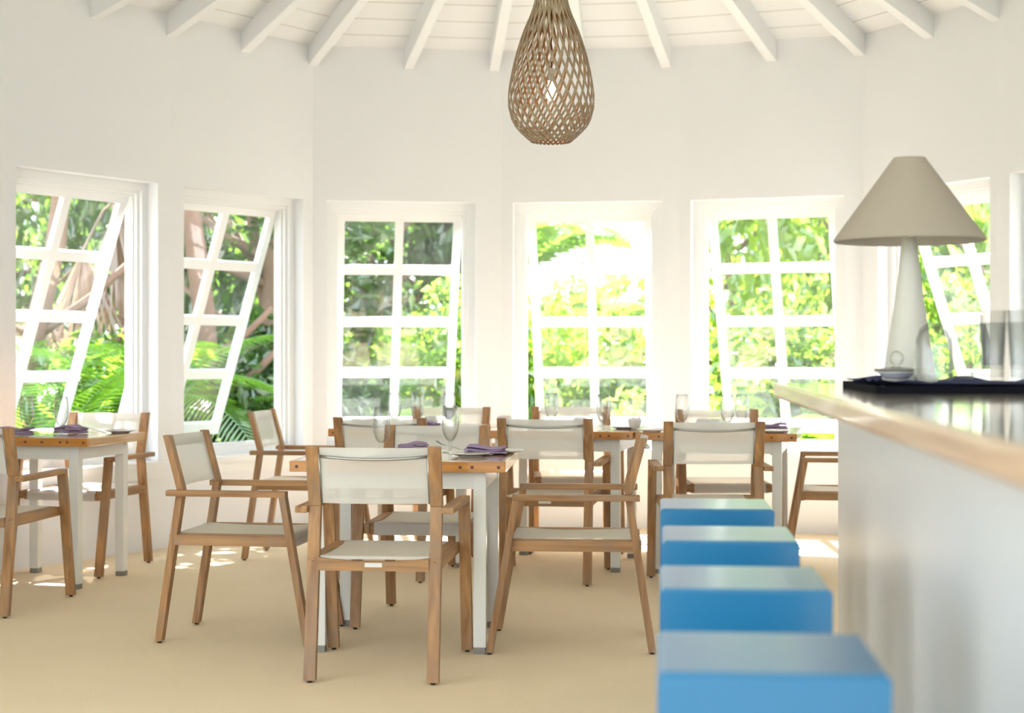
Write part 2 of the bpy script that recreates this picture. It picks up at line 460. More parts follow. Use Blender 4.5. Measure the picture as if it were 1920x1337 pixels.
# one awning window: stepped frame, inner sill, outward tilting sash of eight panes
TILT = R(20.8)
def window(idx, n, tilt=TILT):
    g = S[n]; a, c = win[n]
    fr = MB()
    def ring(i0, i1, d0, d1):         # rectangular frame between insets
        r0, r1, h0, h1 = a, c, OPEN_BOT, OPEN_TOP
        def bx(x0, x1, z0, z1):
            fr.hexa([g.P(x0, d0, z0), g.P(x1, d0, z0), g.P(x1, d1, z0), g.P(x0, d1, z0), g.P(x0, d0, z1), g.P(x1, d0, z1), g.P(x1, d1, z1), g.P(x0, d1, z1)])
        bx(r0 + i0, r0 + i1, h0 + i0, h1 - i0); bx(r1 - i1, r1 - i0, h0 + i0, h1 - i0)
        bx(r0 + i1, r1 - i1, h1 - i1, h1 - i0); bx(r0 + i1, r1 - i1, h0 + i0, h0 + i1)
    ring(0.0, 0.048, 0.085, 0.20)
    ring(0.048, 0.066, 0.11, 0.20)
    ring(0.066, 0.078, 0.135, 0.20)
    w = struct(fr.build('window_%d' % idx, M['trim']))
    # sill board and the moulding under it
    sb = MB()
    def sbx(x0, x1, d0, d1, z0, z1):
        sb.hexa([g.P(x0, d0, z0), g.P(x1, d0, z0), g.P(x1, d1, z0), g.P(x0, d1, z0), g.P(x0, d0, z1), g.P(x1, d0, z1), g.P(x1, d1, z1), g.P(x0, d1, z1)])
    e0, e1 = max(a - 0.05, 0.01), min(c + 0.05, g.L - 0.01)
    sbx(e0, e1, -0.035, 0.0, OPEN_BOT - 0.035, OPEN_BOT + 0.002); sbx(a, c, -0.0, 0.09, OPEN_BOT, OPEN_BOT + 0.006)
    sbx(e0 + 0.02, e1 - 0.02, -0.02, 0.0, OPEN_BOT - 0.10, OPEN_BOT - 0.035)
    sb.build('window_sill', M['trim'], w)
    # sash in its own plane: run r, drop q from the hinge
    hz, hd = OPEN_TOP - 0.079, 0.165
    r0, r1 = a + 0.080, c - 0.080
    W = r1 - r0; Ls = 1.62; ct, st = math.cos(tilt), math.sin(tilt)
    def Q(r, q, e):                   # e = thickness direction, outwards
        return g.P(r, hd + q * st + e * ct, hz - q * ct + e * st)
    def qb(mb, x0, x1, q0, q1, e0, e1):
        mb.hexa([Q(x0, q1, e0), Q(x1, q1, e0), Q(x1, q1, e1), Q(x0, q1, e1), Q(x0, q0, e0), Q(x1, q0, e0), Q(x1, q0, e1), Q(x0, q0, e1)])
    st_ = 0.052; mw = 0.058; rt, rb, mh = 0.050, 0.085, 0.062
    ph = (Ls - rt - rb - 3 * mh) / 4; pw = (W - 2 * st_ - mw) / 2
    sh = MB()
    qb(sh, r0, r0 + st_, 0, Ls, 0, 0.042); qb(sh, r1 - st_, r1, 0, Ls, 0, 0.042)
    qb(sh, r0 + st_, r1 - st_, 0, rt, 0, 0.042); qb(sh, r0 + st_, r1 - st_, Ls - rb, Ls, 0, 0.042)
    qb(sh, r0 + st_ + pw, r0 + st_ + pw + mw, rt, Ls - rb, 0.001, 0.040)
    for k in range(1, 4):
        q = rt + k * ph + (k - 1) * mh
        qb(sh, r0 + st_, r1 - st_, q, q + mh, 0.002, 0.041)
    so = sh.build('sash', M['trim'], w)
    pn = MB()
    for k in range(4):
        for j in range(2):
            x = r0 + st_ + j * (pw + mw); q = rt + k * (ph + mh)
            pn.add([Q(x - .004, q - .004, 0.022), Q(x + pw + .004, q - .004, 0.022), Q(x + pw + .004, q + ph + .004, 0.022), Q(x - .004, q + ph + .004, 0.022)], [(0, 1, 2, 3)])
    pn.build('window_pane', M['pane'], so)
    return w

for i, n in enumerate(['wall_left', 'wall_left_far', 'wall_back_left', 'wall_back', 'wall_back_right', 'wall_right', 'wall_right_near']):
    window(i + 1, n)

# floor follows the room; ceiling is the boarded roof rising to a point, with eaves
b = MB()
fl = [(p[0], p[1]) for p in VL] + [(3.3, -3.0), (-3.3, -3.0)]
nv = len(fl)
b.add([(x, y, 0) for x, y in fl] + [(x, y, -0.12) for x, y in fl], [tuple(range(nv - 1, -1, -1)), tuple(range(nv, 2 * nv))] + [(i, (i + 1) % nv, nv + (i + 1) % nv, nv + i) for i in range(nv)])
struct(b.build('floor', M['floor'], weld=True))

APX = Vector((0.19, 7.7, EYE + 2.85 + 0.145))
RIDGE = Vector((0.19, -3.0, APX.z))
def eave(i, lo):
    p = Vector(VL[i])
    c = Vector((APX.x, min(APX.y, p.y)))
    d = (p - c)
    s_ = 1 + 0.42 / d.length
    z = TOPH + (APX.z - TOPH) * (1 - s_)
    q = c + d * s_
    return Vector((q.x, q.y, z))
b = MB()
up = Vector((0, 0, 0.10))
def tri_prism(pts):
    k = len(pts)
    b.add([tuple(p) for p in pts] + [tuple(p + up) for p in pts], [tuple(range(k)), tuple(range(2 * k - 1, k - 1, -1))] + [(i, (i + 1) % k, k + (i + 1) % k, k + i) for i in range(k)])
E_ = [eave(i, 0) for i in range(len(VL))]
for i in range(1, len(VL) - 2):
    tri_prism([E_[i], E_[i + 1], APX])
fL = Vector((-3.45, -3.0, E_[1].z)); fR = Vector((3.55, -3.0, E_[-2].z))
tri_prism([E_[1], APX, RIDGE, fL]); tri_prism([E_[-2], fR, RIDGE, APX])
struct(b.build('ceiling', M['ceiling'], weld=True))

# rafters, plumb-cut where they meet the wall
for k, (px, n) in enumerate([(178, 'wall_left'), (322, 'wall_left'), (460, 'wall_left_far'), (586, 'wall_left_far'), (766, 'wall_back_left'), (927, 'wall_back_left'), (1087, 'wall_back'), (1249, 'wall_back'), (1447, 'wall_back_right'), (1613, 'wall_back_right'), (1743, 'wall_right'), (1873, 'wall_right')]):
    g = S[n]; r = g.at_px(px); r = min(max(r, 0.0), g.L)
    p = g.P(r, 0.002, TOPH)
    P0 = Vector(p); d = Vector((APX.x, APX.y, APX.z)) - P0
    side = Vector((-d.y, d.x, 0)).normalized() * 0.034
    q = P0 + d * 0.985
    lo = Vector((0, 0, -0.143)); hi = Vector((0, 0, 0.01))
    b = MB()
    b.hexa([P0 - side + lo, q - side * 0.9 + lo, q + side * 0.9 + lo, P0 + side + lo, P0 - side + hi, q - side * 0.9 + hi, q + side * 0.9 + hi, P0 + side + hi])
    struct(b.build('trim_%d' % (k + 1), M['rafter'], bevel=0.004))

# ------------------------------------------------------------------ sling armchair
def chair_proto():
    t = thing('dining_armchair', 'x', 'chair')
    for s_ in (-1, 1):
        b = MB(); b.post((s_ * .225, -.095, .008), (s_ * .225, 0, .632), .045, .030)
        lg = b.build('leg', M['teak_z'], t, bevel=.003)
        r = MB(); r.lathe([(.008, 0), (.009, .003), (.009, .012)], 10, c=(s_ * .225, -.095, 0)); r.build('foot_pad', M['rubber'], lg)
        sc_ = MB(); sc_.lathe([(.006, 0), (.006, .002)], 10); o = sc_.build('screw_plug', M['plug'], lg, loc=(s_ * .225, -.043, .43)); o.rotation_euler = (R(90 + 8.6), 0, 0)
        b = MB(); b.post((s_ * .225, 0, .632), (s_ * .225, -.060, .855), .047, .028)
        b.build('back_post', M['teak_z'], t, bevel=.003)
        b = MB(); b.post((s_ * .27, .548, .008), (s_ * .27, .444, .610), .045, .028)
        lg = b.build('leg', M['teak_z'], t, bevel=.003)
        r = MB(); r.lathe([(.008, 0), (.009, .003), (.009, .012)], 10, c=(s_ * .27, .548, 0)); r.build('foot_pad', M['rubber'], lg)
        b = MB(); b.box(s_ * .27 - .0225, s_ * .27 + .0225, -.045, .458, .609, .633)
        b.build('armrest', M['teak_y'], t, bevel=.003)
        b = MB(); b.box(s_ * .2345 - .0125, s_ * .2345 + .0125, -.045, .475, .405, .448)
        b.box(s_ * .216 - .018, s_ * .216 + .018, -.02, .455, .440, .4505)
        b.build('side_rail', M['teak_y'], t, bevel=.002)
    # rear rail with a dished top edge, front rail
    b = MB(); n = 12
    for i in range(n):
        x0, x1 = -.203 + .406 * i / n, -.203 + .406 * (i + 1) / n
        h = lambda x: .447 - .014 * (1 - (x / .203) ** 2)
        b.hexa([(x0, -.052, .400), (x1, -.052, .400), (x1, -.030, .400), (x0, -.030, .400), (x0, -.052, h(x0)), (x1, -.052, h(x1)), (x1, -.030, h(x1)), (x0, -.030, h(x0))])
    rr = b.build('rear_rail', M['teak_x'], t, weld=True)
    b = MB(); b.box(-.032, .032, -.0545, -.0515, .414, .430)
    b.build('maker_plate', M['label'], rr, bevel=.001)
    b = MB(); b.box(-.222, .222, .445, .467, .400, .440); b.build('front_rail', M['teak_x'], t, bevel=.002)
    # seat sling, wrapped down over the front rail
    b = MB()
    prof = [(-.032, .440), (-.028, .452), (.05, .449), (.15, .4455), (.25, .4445), (.35, .447), (.43, .452), (.463, .451), (.471, .444), (.472, .425), (.471, .398)]
    def sf(u, v):
        k = v * (len(prof) - 1); i = min(int(k), len(prof) - 2); f_ = k - i
        y = prof[i][0] * (1 - f_) + prof[i + 1][0] * f_; z = prof[i][1] * (1 - f_) + prof[i + 1][1] * f_
        x = (u * 2 - 1) * .202
        z -= (.010 * (1 - (x / .202) ** 2)) if 1 < k < 6 else 0
        return (x, y, z)
    b.grid(sf, 10, 20)
    st_ = b.build('seat', M['hem'], t, smooth=True)
    # backrest sling between the posts, bowed to the rear
    def bk(x, z, e=0.0):
        return (x, -.060 * (z - .632) / .223 - .024 * (1 - (x / .2) ** 2) + e, z)
    b = MB(); b.grid(lambda u, v: bk((u * 2 - 1) * .199, .642 + v * .208), 14, 8)
    bs = b.build('backrest', M['sling'], t, smooth=True)
    h = MB()
    h.grid(lambda u, v: bk(-.199 + u * .030, .643 + v * .206, -.0025), 3, 6)
    h.grid(lambda u, v: bk(.169 + u * .030, .643 + v * .206, -.0025), 3, 6)
    h.grid(lambda u, v: bk((u * 2 - 1) * .168, .642 + v * .018, -.0025), 14, 2)
    h.grid(lambda u, v: bk((u * 2 - 1) * .168, .806 + v * .044, -.0025), 14, 3)
    h.build('hem', M['sling'], bs, smooth=True)
    tb = MB()
    tb.tube([(x, -.060 - .026 * (1 - (x / .2) ** 2), .818 - .010 * (1 - (x / .2) ** 2)) for x in [(-.198 + .0396 * i) for i in range(11)]], .0055, 8)
    for s_ in (-1, 1):
        tb.tube([(s_ * .200, -.008, .642), (s_ * .200, -.062, .826)], .004, 6)
    tb.build('back_rod', M['steel'], t, smooth=True)
    return t

CH = [  # x, y, yaw, label
 ((-0.499, 5.869), -5.4, 'teak sling armchair nearest the camera, its back turned, at the front table'),
 ((0.475, 6.572), 86.5, 'teak sling armchair seen side-on at the right of the front table, facing left'),
 ((-1.325, 6.799), -98.3, 'teak sling armchair at the left of the front table, turned to face right'),
 ((-1.415, 9.409), -97.5, 'teak sling armchair by the second window from the left, facing right'),
 ((-2.493, 7.318), -7, 'teak sling armchair cut by the left edge of the photo, back to camera'),
 ((-2.307, 9.055), 165.4, 'teak sling armchair behind the left table, beneath the leftmost window, facing the camera'),
 ((-0.355, 7.431), 174.3, 'teak sling armchair tucked behind the front table, facing the camera'),
 ((-0.683, 8.422), -9.0, 'teak sling armchair with its back to camera at the left of the three joined tables'),
 ((-0.389, 9.940), 169.2, 'teak sling armchair on the window side of the left joined table, before the third window'),
 ((0.177, 8.303), -9.2, 'teak sling armchair with its back to camera at the middle of the joined tables'),
 ((0.373, 10.030), 180.5, 'teak sling armchair on the window side of the middle joined table, before the fourth window'),
 ((0.997, 7.931), -1, 'teak sling armchair with its back to camera right behind the farthest blue stool'),
 ((1.223, 9.50), 181, 'teak sling armchair on the window side of the right joined table'),
 ((2.043, 8.727), 81.0, 'teak sling armchair half hidden by the bar, facing left toward the joined tables'),
]
proto = chair_proto()
for i, (p, a, lab) in enumerate(CH):
    if i == 0:
        proto.location = (p[0], p[1], 0); proto.rotation_euler = (0, 0, R(a)); proto['label'] = lab; proto['group'] = 'sling armchairs around the tables'
    else:
        dup(proto, (p[0], p[1], 0), R(a), lab, 'sling armchairs around the tables')

# ------------------------------------------------------------------ tables
TW, TDp, TZ = 0.858, 0.77, 0.766
def table_proto(TW=.858, TDp=.77):
    t = thing('dining_table', 'x', 'table')
    b = MB(); b.box(-TW / 2 + .022, TW / 2 - .022, -TDp / 2 + .022, TDp / 2 - .022, TZ - .028, TZ)
    b.build('tabletop', M['top'], t)
    for s_ in (-1, 1):
        b = MB(); y0 = s_ * (TDp / 2 - .011)
        b.box(-TW / 2, TW / 2, y0 - .011, y0 + .011, TZ - .043, TZ)
        e = b.build('edge_board', M['edge'], t, bevel=.003)
        b = MB(); b.lathe([(.0068, 0), (.0068, .0012), (0, .0013)], 12); pm = b.mesh('wood_plug', M['plug'])
        for x in (-.40, -.30, -.22, -.10, .02, .13, .25, .297, .401):
            q = link('wood_plug', pm, e, (x * TW / .858, s_ * TDp / 2, TZ - .022)); q.rotation_euler = (R(90 * (1 if s_ < 0 else -1)), 0, 0)
        b = MB(); x0 = s_ * (TW / 2 - .011)
        b.box(x0 - .011, x0 + .011, -TDp / 2 + .0225, TDp / 2 - .0225, TZ - .043, TZ)
        b.build('edge_board', M['edge_y'], t, bevel=.003)
    b = MB(); ax, ay = TW / 2 - .082, TDp / 2 - .055
    z0, z1 = TZ - .112, TZ - .043
    b.box(-ax + .05, ax - .05, -ay + .003, -ay + .028, z0, z1); b.box(-ax + .05, ax - .05, ay - .028, ay - .003, z0, z1)
    b.box(-ax + .003, -ax + .028, -ay + .05, ay - .05, z0, z1); b.box(ax - .028, ax - .003, -ay + .05, ay - .05, z0, z1)
    b.build('apron', M['white_leg'], t)
    for sx_ in (-1, 1):
        for sy_ in (-1, 1):
            cx, cy = sx_ * (ax - .0255), sy_ * (ay - .0255)
            b = MB(); b.box(cx - .0255, cx + .0255, cy - .0255, cy + .0255, .026, TZ - .043)
            lg = b.build('leg', M['white_leg'], t, bevel=.003)
            b = MB(); b.box(cx - .024, cx + .024, cy - .024, cy + .024, 0, .026)
            b.build('foot_cap', M['foot_grey'], lg, bevel=.002)
    return t
def place(corner, which, yaw, TW=.858, TDp=.77):          # put the named front corner where it stands
    a = R(yaw); lx = -TW / 2 if which == 'L' else TW / 2; ly = -TDp / 2
    return (corner[0] - (lx * math.cos(a) - ly * math.sin(a)), corner[1] - (lx * math.sin(a) + ly * math.cos(a)), 0)
tp = table_proto()
ROW = -12.6
L0 = Vector((-1.033, 8.98)); du = Vector((math.cos(R(ROW)), math.sin(R(ROW))))
TB = [
 (place((-0.025, 6.27), 'R', -4.0), -4.0, 'white-legged table with orange wood edge in the foreground, nearest the camera'),
 (place((-2.117, 7.98), 'R', -13.0, .72, .66), -13.0, 'white-legged wood-edged table under the leftmost window, cut by the left edge'),
 (place(L0, 'L', ROW), ROW, 'left one of the three tables joined in a row before the windows'),
 (place(L0 + du * .868, 'L', ROW), ROW, 'middle one of the three tables joined in a row before the windows'),
 (place(L0 + du * 1.736, 'L', ROW), ROW, 'right one of the three tables joined in a row before the windows'),
]
for i, (p, a, lab) in enumerate(TB):
    if i == 0: tp.location = p; tp.rotation_euler = (0, 0, R(a)); tp['label'] = lab; tp['group'] = 'white-legged dining tables'
    elif i == 1:
        t2 = table_proto(.72, .66); t2.location = p; t2.rotation_euler = (0, 0, R(a)); t2['label'] = lab; t2['group'] = 'white-legged dining tables'
    else: dup(tp, p, R(a), lab, 'white-legged dining tables')

# ------------------------------------------------------------------ tableware
def goblet():
    t = thing('water_goblet', 'x', 'glass')
    b = MB()
    outer = [(0.0, 0), (.030, .0005), (.0315, .002), (.022, .005), (.008, .010), (.0052, .018), (.0075, .024), (.0085, .029), (.0060, .036), (.0068, .042), (.016, .053), (.027, .070), (.0345, .092), (.0372, .115), (.0365, .140), (.0340, .172), (.0318, .200)]
    inner = [(.0306, .2005), (.0328, .172), (.0353, .140), (.0360, .115), (.0333, .093), (.0258, .072), (.014, .056), (.005, .049), (0.0, .048)]
    b.lathe(outer + inner, 32)
    b.build('bowl', M['glass'], t, smooth=True, weld=True)
    return t
gp = goblet()
GB = [
 ((pix(715, 6.73), 6.73), 'stemmed water glass standing left on the front table, above the near chair back'),
 ((pix(845, 6.93), 6.88), 'stemmed water glass standing right on the front table beside the fork'),
 ((pix(50, 8.33), 8.33), 'leftmost stemmed water glass on the table under the leftmost window'),
 ((pix(115, 8.25), 8.25), 'stemmed water glass beside the purple napkin on the table under the leftmost window'),
 ((pix(740, 9.05), 9.05), 'leftmost stemmed water glass on the three joined tables'),
 ((pix(783, 9.12), 9.12), 'second stemmed water glass from the left on the joined tables'),
 ((pix(842, 9.02), 9.02), 'third stemmed water glass from the left on the joined tables'),
 ((pix(1034, 9.0), 8.98), 'stemmed water glass at the left of the middle joined table'),
 ((pix(1131, 8.72), 8.72), 'stemmed water glass left of the sugar bowl on the middle joined table'),
 ((pix(1279, 8.72), 8.72), 'stemmed water glass alone at the left of the right joined table'),
 ((pix(1364, 8.62), 8.62), 'front one of two close stemmed water glasses on the right joined table'),
 ((pix(1391, 8.78), 8.78), 'rear one of two close stemmed water glasses on the right joined table'),
]
for i, (p, lab) in enumerate(GB):
    if i == 0: gp.location = (p[0], p[1], TZ + .0005); gp['label'] = lab; gp['group'] = 'stemmed water glasses on the tables'
    else: dup(gp, (p[0], p[1], TZ + .0005), 0, lab, 'stemmed water glasses on the tables')

def napkin(px, depth, w, h, dd, yaw, lab, seed):
    """linen folded over in three soft layers, each a rounded slab that rolls at one end"""
    rnd = random.Random(seed); b = MB()
    n = 3; t_ = h / n
    for k in range(n):
        ww = w * (1 - .03 * k); ox = rnd.uniform(-.007, .007); oy = rnd.uniform(-.005, .005); ph = rnd.uniform(0, 6); z = k * t_ * .9
        NU, NV = 16, 16; base = len(b.v)
        def fn(u, v):
            a = 2 * PI * v; x = u * 2 - 1
            cy = math.copysign(abs(math.cos(a)) ** .35, math.cos(a)); sz = math.copysign(abs(math.sin(a)) ** .7, math.sin(a))
            sag = .0025 * math.sin(2.6 * x + ph) * (k + .4)
            return (x * ww / 2 + ox + .004 * math.sin(a * 2 + ph) * abs(x), cy * dd / 2 * (1 + .05 * math.sin(4 * x + ph)) + oy, z + t_ / 2 + sz * t_ * .52 * (1 + .12 * math.sin(6 * x + ph)) + sag)
        b.grid(fn, NU, NV)
        b.add([], [])
        W1_ = NU + 1
        b.f.append(tuple(base + q * W1_ for q in range(NV))); b.f.append(tuple(base + q * W1_ + NU for q in range(NV - 1, -1, -1))); b.m += [0, 0]
    o = b.build('folded_napkin', M['purple'], smooth=True, weld=True)
    o.location = (pix(px, depth), depth, TZ + .004); o.rotation_euler = (0, 0, R(yaw))
    return tag(o, lab, 'napkin', 'purple napkins on the tables')
napkin(775, 6.95, .125, .034, .10, 8, 'rolled purple linen napkin between the two glasses on the front table', 1)
napkin(912, 6.72, .165, .036, .10, -5, 'folded purple linen napkin at the right end of the front table', 2)
napkin(133, 8.42, .145, .040, .11, -12, 'folded purple linen napkin right of the glasses on the table under the leftmost window', 3)
napkin(28, 8.2, .160, .042, .11, -12, 'folded purple linen napkin at the left edge of the photo', 4)
napkin(686, 9.45, .13, .034, .10, -14, 'purple linen napkin at the left end of the joined tables', 5)
napkin(803, 9.15, .12, .028, .10, -14, 'purple linen napkin partly hidden behind the chair backs on the left joined table', 6)
napkin(1456, 8.80, .125, .036, .09, -12, 'folded purple linen napkin at the right end of the joined tables', 7)

def plate_proto():
    b = MB()
    b.lathe([(0.0, 0), (.045, 0), (.050, .004), (.082, .012), (.085, .014), (.083, .016), (.050, .0075), (0.0, .006)], 40)
    o = b.build('side_plate', M['porcelain'], smooth=True, weld=True)
    return tag(o, 'x', 'plate')
pp = plate_proto()
PL = [(880, 6.60, 'white side plate by the front edge of the front table, left of the napkin'),
      (945, 6.80, 'white side plate at the right edge of the front table'),
      (226, 8.52, 'white side plate at the right corner of the table under the leftmost window'),
      (886, 9.05, 'white side plate at the right of the left joined table'),
      (1171, 8.95, 'white side plate left of the sugar bowl on the middle joined table'),
      (1222, 8.62, 'white side plate in front of the sugar bowl near the table joint'),
      (1452, 8.52, 'white side plate at the front right corner of the joined tables')]
for i, (px, dpt, lab) in enumerate(PL):
    if i == 0: o = pp
    else: o = pp.copy(); COL.objects.link(o)
    o.location = (pix(px, dpt), dpt, TZ + .0005); o['label'] = lab; o['group'] = 'side plates on the tables'

def fork_mesh():
    b = MB()
    def strip(pts, ws, t=.0018):
        for i in range(len(pts) - 1):
            (x0, z0), (x1, z1) = pts[i], pts[i + 1]; a, c = ws[i] / 2, ws[i + 1] / 2
            b.hexa([(x0, -a, z0), (x1, -c, z1), (x1, c, z1), (x0, a, z0), (x0, -a, z0 + t), (x1, -c, z1 + t), (x1, c, z1 + t), (x0, a, z0 + t)])
    strip([(-.095, .001), (-.05, .003), (.02, .006), (.040, .003)], [.014, .010, .006, .018])
    for k in range(4):
        y = -.0075 + k * .005
        for (x0, z0), (x1, z1) in (((.040, .003), (.065, .002)), ((.065, .002), (.092, .010))):
            b.hexa([(x0, y - .0012, z0), (x1, y - .0010, z1), (x1, y + .0010, z1), (x0, y + .0012, z0), (x0, y - .0012, z0 + .0018), (x1, y - .0010, z1 + .0018), (x1, y + .0010, z1 + .0018), (x0, y + .0012, z0 + .0018)])
    return b.mesh('fork', M['steel'])
fm_ = fork_mesh()
FK = [(851, 6.78, 150, 'steel fork by the right glass on the front table'), (172, 8.40, 160, 'steel fork between napkin and plate on the table under the leftmost window'), (862, 9.25, 150, 'steel fork left of the plate on the left joined table'), (1120, 8.80, 150, 'steel fork beside the glass on the middle joined table')]
for px, dpt, yw, lab in FK:
    o = link('fork', fm_, None, (pix(px, dpt), dpt, TZ + .004)); o.rotation_euler = (0, R(-12), R(yw)); o.location.z += .018
    tag(o, lab, 'fork', 'forks on the tables')
b = MB()
b.hexa([(-.10, -.006, 0), (0, -.005, 0), (0, .005, 0), (-.10, .006, 0), (-.10, -.006, .004), (0, -.005, .004), (0, .005, .004), (-.10, .006, .004)])
b.hexa([(0, -.005, 0), (.10, -.001, .001), (.10, .006, .001), (0, .009, 0), (0, -.005, .0015), (.10, -.001, .002), (.10, .006, .002), (0, .009, .0015)])
km = b.mesh('table_knife', M['steel'], bevel=.0004)
for px, dpt, yw, lab in [(903, 6.56, 25, 'steel knife beside the plate at the front of the front table'), (92, 8.13, 10, 'steel knife near the front edge of the table under the leftmost window'), (1210, 8.80, 120, 'steel knife across the joint of the middle and right joined tables'), (722, 6.62, 15, 'steel knife at the foot of the left glass on the front table')]:
    o = link('table_knife', km, None, (pix(px, dpt), dpt, TZ + .0008)); o.rotation_euler = (0, 0, R(yw))
    tag(o, lab, 'knife', 'knives on the tables')

def sugar_bowl(px, dpt, lab, seed):
    t = thing('sugar_bowl', lab, 'bowl', (pix(px, dpt), dpt, TZ + .0005))
    b = MB(); b.lathe([(0, 0), (.020, 0), (.024, .004), (.034, .022), (.040, .048), (.041, .062), (.039, .062), (.032, .022), (.018, .008), (0, .007)], 32)
    b.build('bowl', M['porcelain'], t, smooth=True, weld=True)
    rnd = random.Random(seed); b = MB()
    for k in range(9):
        x = -.027 + k * .0066; y = rnd.uniform(-.004, .004); h = rnd.uniform(.064, .074)
        b.hexa([(x, y - .018, .02), (x + .003, y - .018, .02), (x + .003, y + .018, .02), (x, y + .018, .02), (x + .001, y - .022, h), (x + .003, y - .022, h), (x + .003, y + .022, h), (x + .001, y + .022, h)])
    b.build('sweetener_packets', M['pink'], t)
sugar_bowl(946, 9.15, 'white bowl of pink packets at the joint of the left and middle joined tables', 3)
sugar_bowl(1190, 8.90, 'white bowl of pink packets on the middle joined table near the fourth window', 4)

b = MB(); b.lathe([(0, 0), (.026, 0), (.038, .014), (.042, .034), (.034, .056), (.030, .058), (.031, .052), (.037, .034), (.030, .012), (0, .008)], 24)
cm = b.mesh('candle_cup', M['wax'], smooth=True, weld=True)
for px, dpt, lab in [(808, 9.35, 'round white candle cup on the left joined table'), (1087, 9.10, 'round white candle cup between the two glasses of the middle joined table'), (1318, 8.95, 'left one of two round white candle cups on the right joined table'), (1340, 8.90, 'right one of two round white candle cups on the right joined table')]:
    o = link('candle_cup', cm, None, (pix(px, dpt), dpt, TZ + .0005)); tag(o, lab, 'candle holder', 'white candle cups on the joined tables')

# ------------------------------------------------------------------ bar counter and stools
BA = -5.05                                  # the bar runs away from the camera, leaning a touch right
ba = R(BA)
bar = thing('bar_counter', 'long white bar with polished wooden top along the right side', 'bar', (0.898, 5.5, 0), ba)
CT = EYE - .107
b = MB(); b.box(.020, .70, -5.35, 0, CT - .045, CT); b.build('countertop', M['counter'], bar, bevel=.002)
b = MB(); b.box(0, .022, -5.35, 0, CT - .048, CT + .0005)
b.build('edge_board', M['counter_edge'], bar, bevel=.0085)
b = MB(); b.box(.205, .62, -5.25, -.13, 0, CT - .045); b.build('body', M['barwhite'], bar)

def stool_proto():
    t = thing('bar_stool', 'x', 'stool')
    W_, D_, H_ = .322, .335, .75
    b = MB(); c_ = .007
    b.box(-W_ / 2, W_ / 2, -D_ / 2, D_ / 2, H_ - .030, H_ - c_)
    x_, y_ = W_ / 2, D_ / 2
    b.hexa([(-x_, -y_, H_ - c_), (x_, -y_, H_ - c_), (x_, y_, H_ - c_), (-x_, y_, H_ - c_), (-x_ + c_, -y_ + c_, H_), (x_ - c_, -y_ + c_, H_), (x_ - c_, y_ - c_, H_), (-x_ + c_, y_ - c_, H_)])
    b.build('seat', M['blue'], t)
    for s_ in (-1, 1):
        b = MB(); y = s_ * (D_ / 2 - .0103)
        b.box(-W_ / 2 + .0003, W_ / 2 - .0003, y - .010, y + .010, .0, H_ - .030)
        b.build('end_panel', M['blue'], t)
        b = MB(); x = s_ * (W_ / 2 - .016)
        b.box(x - .010, x + .010, -D_ / 2 + .026, D_ / 2 - .026, .22, .27)
        b.build('foot_rail', M['steel'], t, bevel=.002)
        b = MB(); b.box(x - .010, x + .010, -D_ / 2 + .026, D_ / 2 - .026, H_ - .10, H_ - .031)
        b.build('apron', M['blue'], t, bevel=.002)
    return t
sp = stool_proto()
SB = [(.364, 2.22, 'nearest glossy blue bar stool, cut by the bottom edge of the photo'), (.441, 3.01, 'second nearest glossy blue bar stool beside the bar'), (.518, 3.78, 'third glossy blue bar stool from the camera beside the bar'), (.584, 4.55, 'farthest glossy blue bar stool in the row')]
for i, (x, y, lab) in enumerate(SB):
    yy = y + .335 / 2 * math.cos(ba); xx = x - .335 / 2 * math.sin(ba)
    if i == 0: sp.location = (xx, yy, 0); sp.rotation_euler = (0, 0, ba); sp['label'] = lab; sp['group'] = 'blue bar stools along the bar'
    else: dup(sp, (xx, yy, 0), ba, lab, 'blue bar stools along the bar')

# table lamp with a wide cone shade
ld = 4.75
lamp = thing('table_lamp', 'tall pale ceramic table lamp with wide taupe cone shade on the bar', 'lamp', (pix(1705, ld), ld, CT))
k = ld / 3000.0
hb = lambda y: (660 - y) * k + EYE - CT           # height above the counter of image row y
b = MB(); b.lathe([(0, 0), (53 * k, 0), (53.5 * k, .006), (46 * k, hb(690)), (34 * k, hb(610)), (24 * k, hb(540)), (16 * k, hb(470)), (12 * k, hb(430)), (9 * k, hb(400)), (0, hb(399))], 48)
b.build('lamp_base', M['ceramic'], lamp, smooth=True, weld=True)
b = MB(); r0, r1, z0, z1 = 139 * k, 29 * k, hb(453), hb(296)
b.lathe([(r0, z0), (r0 + .002, z0 + .003), (r0 + .0005, z0 + .008), (r1, z1)], 64)
b.f = [f for f in b.f if len(f) == 4]; b.m = [0] * len(b.f)
sh_ = b.build('lamp_shade', M['shade'], lamp, smooth=True)
b = MB(); b.lathe([(r0 - .002, z0), (r1 - .003, z1 - .001)], 64); b.f = b.f[:64]; b.m = [0] * 64
b.build('shade_lining', M['shade_in'], sh_, smooth=True)
b = MB(); b.lathe([(r0 - .002, z0), (r0, z0)], 64); b.lathe([(r1 - .003, z1), (r1, z1)], 64)
b.f = [f for f in b.f if len(f) == 4]; b.m = [0] * len(b.f); b.build('shade_rim', M['shade'], sh_)
b = MB(); b.tube([(0, 0, hb(402)), (0, 0, hb(345))], .012, 12); 
for q in range(3):
    th = 2 * PI * q / 3; b.tube([(0, 0, z1 - .012), (r1 * math.cos(th), r1 * math.sin(th), z1 - .004)], .0015, 6)
b.tube([(0, 0, hb(345)), (0, 0, z1 - .01)], .003, 6)
b.build('lamp_socket', M['brass'], lamp, smooth=True)

